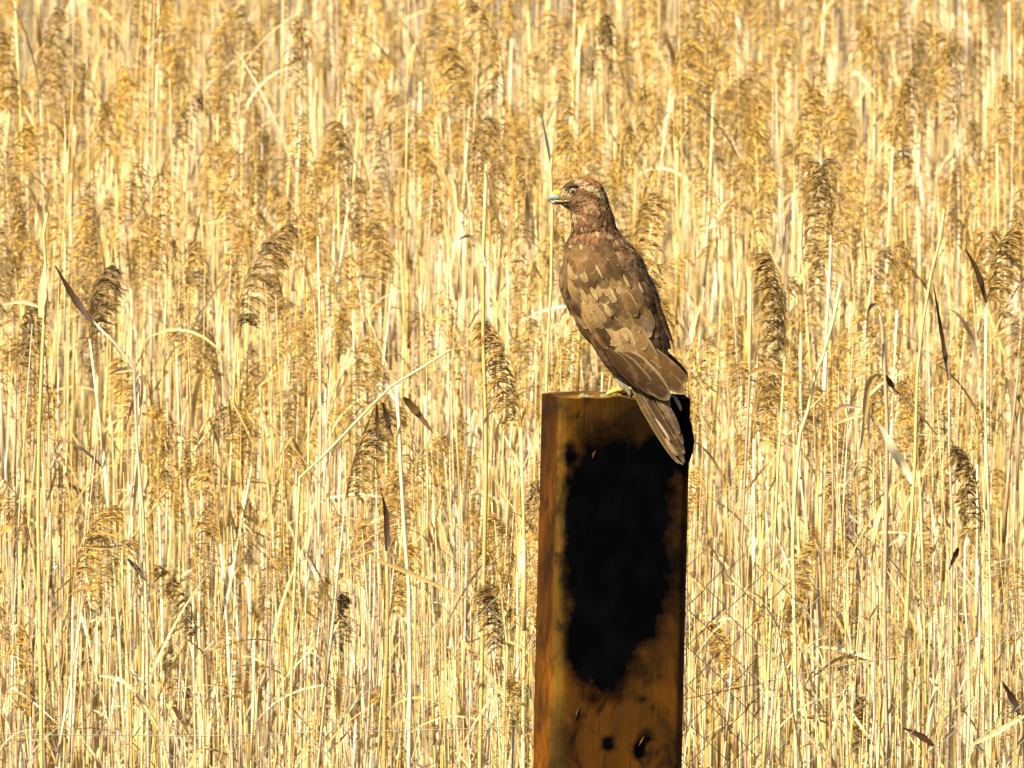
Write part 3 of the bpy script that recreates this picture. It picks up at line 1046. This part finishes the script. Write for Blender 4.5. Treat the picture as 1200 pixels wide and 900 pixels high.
# contour feathers over the whole body
tri_a = []
V3 = [Vector(v) for v in bv]
for f in bf:
    a = (V3[f[1]] - V3[f[0]]).cross(V3[f[2]] - V3[f[0]]).length
    tri_a.append(a)
cum = np.cumsum(tri_a)
plumage = MB()
picked = []
npr = np.random.RandomState(4)
for x in npr.rand(6500) * cum[-1]:
    f = bf[int(np.searchsorted(cum, x))]
    p = sum((V3[i] for i in f), Vector()) / len(f)
    picked.append(p)
picked.sort(key=lambda p: p.z)               # lower feathers first, upper ones overlap them
for p in picked:
    px, py = p.x, -p.z
    if py > 262 and rb.random() < 0.45:
        continue
    if in_poly(px, py, WINGPOLY):
        continue
    loc, nor, _i, _d = TREE.find_nearest(p)
    if (Vector((671, 20, -224)) - p).length < 9 or px < 657:
        continue
    d = flow(px, py)
    d = d - nor * d.dot(nor)
    if d.length < 0.05:
        continue
    d.normalize()
    if py < 250:
        L, wd = rb.uniform(5, 9), rb.uniform(2.2, 3.4)
    elif py < 290:
        L, wd = rb.uniform(8, 13), rb.uniform(3.6, 5.5)
    else:
        L, wd = rb.uniform(15, 24), rb.uniform(9, 13)
    d = (d + Vector((rb.uniform(-1, 1), rb.uniform(-1, 1), rb.uniform(-1, 1))) * 0.12).normalized()
    P0 = p + nor * 0.2
    P2 = p + d * L
    q, qn, _i, _d = TREE.find_nearest(P2)
    P2 = q + qn * (0.8 + 0.05 * L * rb.uniform(0.5, 1.6))
    P1 = (P0 + P2) * 0.5 + nor * 0.6
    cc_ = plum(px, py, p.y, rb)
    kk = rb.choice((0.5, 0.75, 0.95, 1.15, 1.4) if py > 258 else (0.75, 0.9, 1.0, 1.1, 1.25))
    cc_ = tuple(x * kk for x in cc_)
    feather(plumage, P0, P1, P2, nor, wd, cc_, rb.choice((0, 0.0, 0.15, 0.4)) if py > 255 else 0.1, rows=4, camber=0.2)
o = plumage.obj('contour_feathers', M_FEATHER, bird)
tag(o, kind='stuff')

# ---- near wing
def lay(parent, base, tip, width, col, fringe, l0=1.0, l1=3.0, dz=None, back=False, name='feather', camber=0.22, blunt=2.2):
    b, bn = surf(*base, back)
    t, tn = surf(*tip, back)
    mpx = ((base[0] + tip[0]) / 2, (base[1] + tip[1]) / 2)
    m, mn = surf(*mpx, back)
    sg = 1 if back else -1
    off = Vector((0, sg, 0))
    P0, P1, P2 = b + bn * l0, m + mn * (l0 + l1) * 0.5, t + tn * l1
    P0.x, P0.z, P1.x, P1.z, P2.x, P2.z = base[0], -base[1], mpx[0], -mpx[1], tip[0], -tip[1]
    if dz is not None:
        P0.y, P1.y, P2.y = dz
    else:                                        # a feather cannot dive into the contour: keep its depth smooth
        P1.y = min(P1.y, (P0.y + P2.y) / 2 + 2) if not back else max(P1.y, (P0.y + P2.y) / 2 - 2)
    nn = (bn + mn + tn + off * 0.8)
    mb = MB()
    feather(mb, P0, P1, P2, nn, width, tuple(x ** 1.2 * g_ for x, g_ in zip(col, (1.28, 1.28, 0.84))), fringe, blunt=blunt, camber=camber, rows=12)
    return mb.obj(name, M_FEATHER, parent)

GREY_B = (0.30, 0.200, 0.118)
def build_wing(back):
    wing_root = MB()
    rr = random.Random(21)
    # rows of lesser and median coverts and scapulars, from the bend of the wing down
    rows = []
    for j in range(11):
        s_ = j / 10
        L0 = Vector((659, 288)).lerp(Vector((668, 350)), s_)
        R0 = Vector((712, 286)).lerp(Vector((764, 366)), s_)
        k = 5 + j // 2
        for i in range(k):
            q = L0.lerp(R0, (i + 0.5 + rr.uniform(-0.25, 0.25)) / k)
            rows.append((q.y + rr.uniform(-3, 3), q, s_, (i + 0.5) / k))
    rows.sort(key=lambda r_: -r_[0])
    feats = []
    for yy, q, s_, across in rows:
        d = Vector((0.30 + 0.32 * across + 0.1 * s_, 0.9)).normalized()
        L = (18 + 18 * s_) * rr.uniform(0.9, 1.1)
        tip = q + d * L
        c = mixc(BRN, BUF, rr.random())
        dark = math.exp(-(((q.x - 688) / 17) ** 2 + ((q.y - 305) / 14) ** 2))
        c = mixc(c, (0.085, 0.043, 0.014), 0.8 * dark)
        if s_ > 0.22 and across < 0.8:
            c = mixc(c, (0.255, 0.172, 0.105), rr.choice((0.0, 0.25, 0.6, 0.9, 1.0)))
        if rr.random() < 0.22:
            c = mixc(c, DRK, 0.7)
        if across > 0.84:
            c = mixc(c, (0.07, 0.036, 0.018), 0.7)
        feats.append(((q.x, q.y), (tip.x, tip.y), (12 + 7 * s_) * rr.uniform(0.9, 1.1), c, rr.choice((0.15, 0.3, 0.5, 0.8)), s_))
    tag_name = 'wing'
    # shell under the coverts
    shell = MB()
    for a, b, wd, c, fr, s_ in feats[::2]:
        p0, n0 = surf(*a, back)
        p2, n2 = surf(*b, back)
        feather(shell, p0 + n0 * 0.6, (p0 + p2) * 0.5 + n0 * 1.2, p2 + n2 * 1.4, n0, wd * 1.5, mixc(c, DRK, 0.4), 0.0, rows=4)
    wg = shell.obj('wing', M_FEATHER, bird)
    # primaries and secondaries lie lowest
    for k in range(7):
        t = k / 6
        b = Vector((663, 338)).lerp(Vector((690, 372)), t)
        e = Vector((704, 418)).lerp(Vector((752, 448)), t)
        lay(wg, (b.x + 3 * t, b.y), (e.x, e.y), 15, mixc((0.030, 0.015, 0.006), (0.065, 0.034, 0.014), (k % 2) * 0.8), 0.55 if k in (1, 4) else 0.1, 0.8, 2.2 + 0.2 * k, back=back, name='secondary_feather')
    lay(wg, (658, 335), (712, 432), 13, (0.075, 0.038, 0.016), 0.0, 0.8, 1.0, back=back, name='secondary_feather')
    # long wing tip feathers crossing above the tail
    for base, tip, wd, c, fr, dz in (((742, 408), (801, 458), 22, (0.090, 0.048, 0.019), 0.6, (-22, -25, -22)),
                                     ((748, 398), (807, 446), 18, (0.105, 0.056, 0.023), 0.5, (-18, -21, -17)),
                                     ((730, 410), (784, 467), 26, (0.058, 0.030, 0.012), 0.9, (-25, -28, -26)),
                                     ((722, 412), (768, 462), 22, (0.050, 0.026, 0.010), 0.6, (-23, -26, -24)),
                                     ((712, 408), (752, 455), 20, (0.060, 0.030, 0.014), 0.3, (-22, -24, -20))):
        if back:
            dz = tuple(46 - z for z in dz)
        lay(wg, base, tip, wd, c, fr, dz=dz, back=back, name='primary_feather')
    # tertials and greater coverts
    for base, tip, wd, c, fr in (((668, 338), (673, 373), 16, (0.17, 0.10, 0.050), 0.9),
                                 ((674, 342), (687, 385), 17, (0.19, 0.115, 0.060), 0.95),
                                 ((680, 350), (703, 397), 18, (0.215, 0.135, 0.075), 0.9),
                                 ((692, 362), (712, 408), 18, (0.14, 0.068, 0.030), 0.5),
                                 ((700, 372), (724, 424), 18, (0.15, 0.066, 0.028), 0.95),
                                 ((738, 380), (771, 432), 22, (0.19, 0.105, 0.055), 1.0),
                                 ((722, 378), (741, 431), 27, (0.265, 0.175, 0.115), 1.0),
                                 ((706, 362), (722, 404), 23, (0.30, 0.20, 0.135), 0.5),
                                 ((734, 368), (756, 408), 20, (0.23, 0.14, 0.080), 0.8),
                                 ((752, 390), (772, 424), 8, (0.30, 0.22, 0.15), 0.9)):
        lay(wg, base, tip, wd, c, fr, 1.4, 4.2, back=back, name='covert_feather')
    for a, b, wd, c, fr, s_ in feats:
        lay(wg, a, b, wd, c, fr, 2.0, 3.2, back=back, name='covert_feather')
    for base, tip, wd, c, fr in (((728, 338), (746, 369), 16, (0.15, 0.085, 0.040), 1.0), ((748, 348), (766, 384), 15, (0.20, 0.125, 0.060), 0.8),
                                 ((762, 352), (779, 396), 14, (0.13, 0.07, 0.035), 0.7)):
        lay(wg, base, tip, wd, c, fr, 3.0, 5.0, back=back, name='scapular_feather')
    for px, py, wd in ((685, 346, 7), (697, 344, 8), (713, 363, 8), (733, 392, 7), (735, 329, 5), (751, 336, 6), (703, 318, 4), (720, 345, 4)):
        lay(wg, (px - 5, py - 9), (px + 3, py + 6), wd * 0.62, (0.30, 0.225, 0.155), 0.5, 4.4, 5.2, back=back, name='covert_feather', blunt=1.1)
    return wg
wing_near = build_wing(False)
wing_far = build_wing(True)
# scapulars at the edge of the back, shade painted into their dark colour
for base, tip, wd, c in (((764, 356), (786, 409), 15, (0.022, 0.010, 0.006)), ((768, 346), (789, 402), 12, (0.075, 0.034, 0.018))):
    lay(wing_far, base, tip, wd, c, 0.0, 2.0, 2.5, dz=(-4, -7, -6), name='scapular_feather')

# ---- tail: twelve graduated feathers
tm = MB()
feather(tm, (742, -4, -438), (765, -10, -468), (778, -18, -498), (0.5, -0.85, 0.2), 18, (0.07, 0.038, 0.018), 0.2, rows=8)
tail = tm.obj('tail', M_FEATHER, bird)
TF = [((736, -2, -442), (770, -12, -500), (797, -24, -542), 12, (0.075, 0.042, 0.014), 0.4),
      ((740, -4, -442), (775, -15, -499), (800, -28, -543), 11, (0.048, 0.026, 0.009), 0.4),
      ((744, -6, -442), (779, -17, -498), (802, -31, -540), 9, (0.028, 0.015, 0.006), 0.35),
      ((749, -7, -441), (783, -18, -492), (802, -31, -530), 8, (0.016, 0.009, 0.004), 0.35),
      ((752, -8, -441), (785, -19, -487), (800, -31, -518), 7, (0.034, 0.024, 0.011), 0.4),
      ((755, -8, -440), (783, -17, -478), (796, -27, -507), 8, (0.06, 0.034, 0.018), 0.3)]
for k, (a, b, c_, wd, c, fr) in enumerate(TF):
    mb = MB()
    a, b, c_ = Vector(a), Vector(b), Vector(c_)
    for q, z in ((a, 0), (b, 1.0), (c_, 1.8)):
        q.y -= 1.2 * k * 0.6
    feather(mb, a, b, c_, (0.45, -0.87, 0.25), wd, c, fr, blunt=2.6, camber=0.15, rows=14)
    mb.obj('tail_feather', M_FEATHER, tail)
# pale shaft streaks of the outer feather
mb = MB()
feather(mb, (768, -19.5, -489), (779, -24, -504), (785, -28, -515), (0.45, -0.87, 0.25), 3.2, (0.33, 0.26, 0.15), 0, rows=8)
mb.obj('tail_feather', M_FEATHER, tail)
mb = MB()
feather(mb, (780, -26, -512), (787, -30, -522), (794, -33, -532), (0.45, -0.87, 0.25), 5, (0.20, 0.14, 0.075), 0, rows=8)
mb.obj('tail_feather', M_FEATHER, tail)
# downy undertail coverts that stick out below
for a, c_, wd, c in (((716, 12, -434), (730, 4, -457), 7, (0.22, 0.20, 0.12)), ((724, 10, -440), (738, 2, -464), 5, (0.17, 0.15, 0.09)),
                     ((770, -8, -455), (783, -14, -479), 12, (0.16, 0.12, 0.07)), ((788, -8, -462), (798, -12, -481), 4, (0.26, 0.23, 0.16))):
    mb = MB()
    a, c_ = Vector(a), Vector(c_)
    feather(mb, a, (a + c_) / 2 + Vector((1, -1, 1)), c_, (-0.3, -0.9, 0.1), wd, c, 0.4, rows=8)
    mb.obj('undertail_feather', M_FEATHER, tail)

# ---- head: bill, cere, gape, eye, brow
def loft(mb, secs, col, n=14, mi=0):
    """secs: centre (px,py,depth), half height, half width"""
    vs_, fs = [], []
    for (cx, cy, cd), hh, hw in secs:
        for k in range(n):
            a = 2 * math.pi * k / n
            vs_.append(w((cx, cd + hw * math.cos(a), -cy + hh * math.sin(a))))
    m = len(secs)
    for i in range(m - 1):
        for k in range(n):
            fs.append((i * n + k, (i + 1) * n + k, (i + 1) * n + (k + 1) % n, i * n + (k + 1) % n))
    fs.append(tuple(range(n)))
    fs.append(tuple((m - 1) * n + k for k in range(n - 1, -1, -1)))
    mb.add(vs_, fs, None, col)
HD = 33
mb = MB()
loft(mb, [((658, 229, HD), 5.5, 5), ((653.5, 227.8, HD), 4.4, 4.6), ((650, 228.0, HD), 3.9, 4.1), ((647.2, 228.8, HD), 2.6, 3.5)], (0.38, 0.27, 0.010))
cere = mb.obj('cere', M_BILL, bird)
mb = MB()
blue, dark = (0.14, 0.17, 0.175), (0.030, 0.022, 0.030)
secs = [((658, 232.6, HD), 4.6, 5.4), ((651, 232.2, HD), 4.9, 4.4), ((646.5, 232.0, HD), 4.2, 3.4), ((643.8, 233.2, HD), 3.5, 2.5), ((642.2, 235.2, HD), 2.8, 1.7), ((641.8, 237.6, HD), 1.8, 1.0), ((642.3, 239.8, HD), 0.5, 0.3)]
loft(mb, secs, [(0.22, 0.22, 0.10)] * 14 + [blue] * 14 * 3 + [mixc(blue, dark, 0.5)] * 14 + [dark] * 14 * 2)
mb.obj('bill', M_BILL, bird)
mb = MB()
loft(mb, [((657, 239, HD), 2.6, 4.6), ((650, 238.6, HD), 2.2, 3.6), ((645.5, 238.2, HD), 1.5, 2.3), ((643.6, 237.6, HD), 0.5, 0.8)], (0.09, 0.055, 0.06))
mb.obj('lower_bill', M_BILL, bird)
mb = MB()
gp = []
for px, py in ((648, 236.0), (653, 236.6), (658, 236.8), (663, 236.4), (667, 235.6)):
    q, nn = surf(px, py)
    if px < 657:
        q = Vector((px, HD - 5.0, -py))
    gp.append(w(Vector((px, q.y - 0.9, -py))))
tube(mb, gp, [0.8 * S, 1.0 * S, 1.1 * S, 0.9 * S, 0.3 * S], 6, (0.16, 0.165, 0.03))
mb.obj('gape', M_BILL, bird)
for back in (False, True):
    ec, en = surf(671.2, 224.0, back)
    cpos = ec - en * 2.2
    bm = bmesh.new()
    bmesh.ops.create_uvsphere(bm, u_segments=24, v_segments=16, radius=5.2)
    ax = Vector((-0.25, 0.97 if back else -0.97, 0)).normalized()
    vs_, cs = [], []
    for v in bm.verts:
        ang = math.degrees(v.co.normalized().angle(ax))
        cs.append((0.004, 0.003, 0.003) if ang < 30 else (0.22, 0.15, 0.06) if ang < 52 else (0.03, 0.02, 0.012))
        vs_.append(w(cpos + v.co))
    mb = MB()
    mb.add(vs_, [[v.index for v in f.verts] for f in bm.faces], None, cs)
    bm.free()
    eye = mb.obj('eye', M_EYE, bird)
    mb = MB()
    u1 = ax.cross(Vector((0, 0, 1))).normalized()
    u2 = ax.cross(u1)
    rim = [w(cpos + ax * 2.9 + (u1 * math.cos(q * 0.3927) * 1.08 + u2 * math.sin(q * 0.3927) * 0.92) * 4.6) for q in range(17)]
    tube(mb, rim, 0.85 * S, 6, (0.020, 0.012, 0.006))
    mb.obj('eyelid', M_FEATHER, eye)
    mb = MB()
    sg = 1 if back else -1
    rp_ = [w(Vector((x, ec.y + sg * dd, -y_))) for x, y_, dd in ((660, 221.5, -2.0), (665, 219.0, 0.6), (671, 217.6, 1.6), (676, 218.4, 0.8), (681, 221.5, -1.5))]
    tube(mb, rp_, [0.6 * S, 1.6 * S, 1.9 * S, 1.5 * S, 0.5 * S], 6, (0.045, 0.022, 0.010))
    mb.obj('brow', M_FEATHER, bird)

# ---- legs
for cx, dep in ((735, 32), (762, 50)):
    mb = MB()
    tube(mb, [w((cx, dep, -438)), w((cx - 3, dep, -452)), w((cx - 4, dep, -462))], [5 * S, 3.6 * S, 3.6 * S], 8)
    leg = mb.obj('leg', M_SKIN, bird)
    for ang, ln in ((R(150), 19), (R(195), 21), (R(110), 17), (R(-25), 13)):
        dx, dy = math.cos(ang), math.sin(ang)
        base = Vector((cx - 4, dep, -461))
        pts = [base, base + Vector((dx * ln * .35, dy * ln * .35, 2.4)), base + Vector((dx * ln * .72, dy * ln * .72, -0.2)), base + Vector((dx * ln, dy * ln, -2.6))]
        mb = MB()
        tube(mb, [w(p) for p in pts], [3.2 * S, 3.4 * S, 2.8 * S, 1.9 * S], 8)
        toe = mb.obj('toe', M_SKIN, leg)
        e = pts[-1]
        mb = MB()
        tube(mb, [w(e + Vector((-dx, -dy, 0.5))), w(e + Vector((dx * 4, dy * 4, 1.0))), w(e + Vector((dx * 7, dy * 7, -2.2)))], [1.7 * S, 1.2 * S, 0.2 * S], 6)
        mb.obj('claw', M_CLAW, leg)
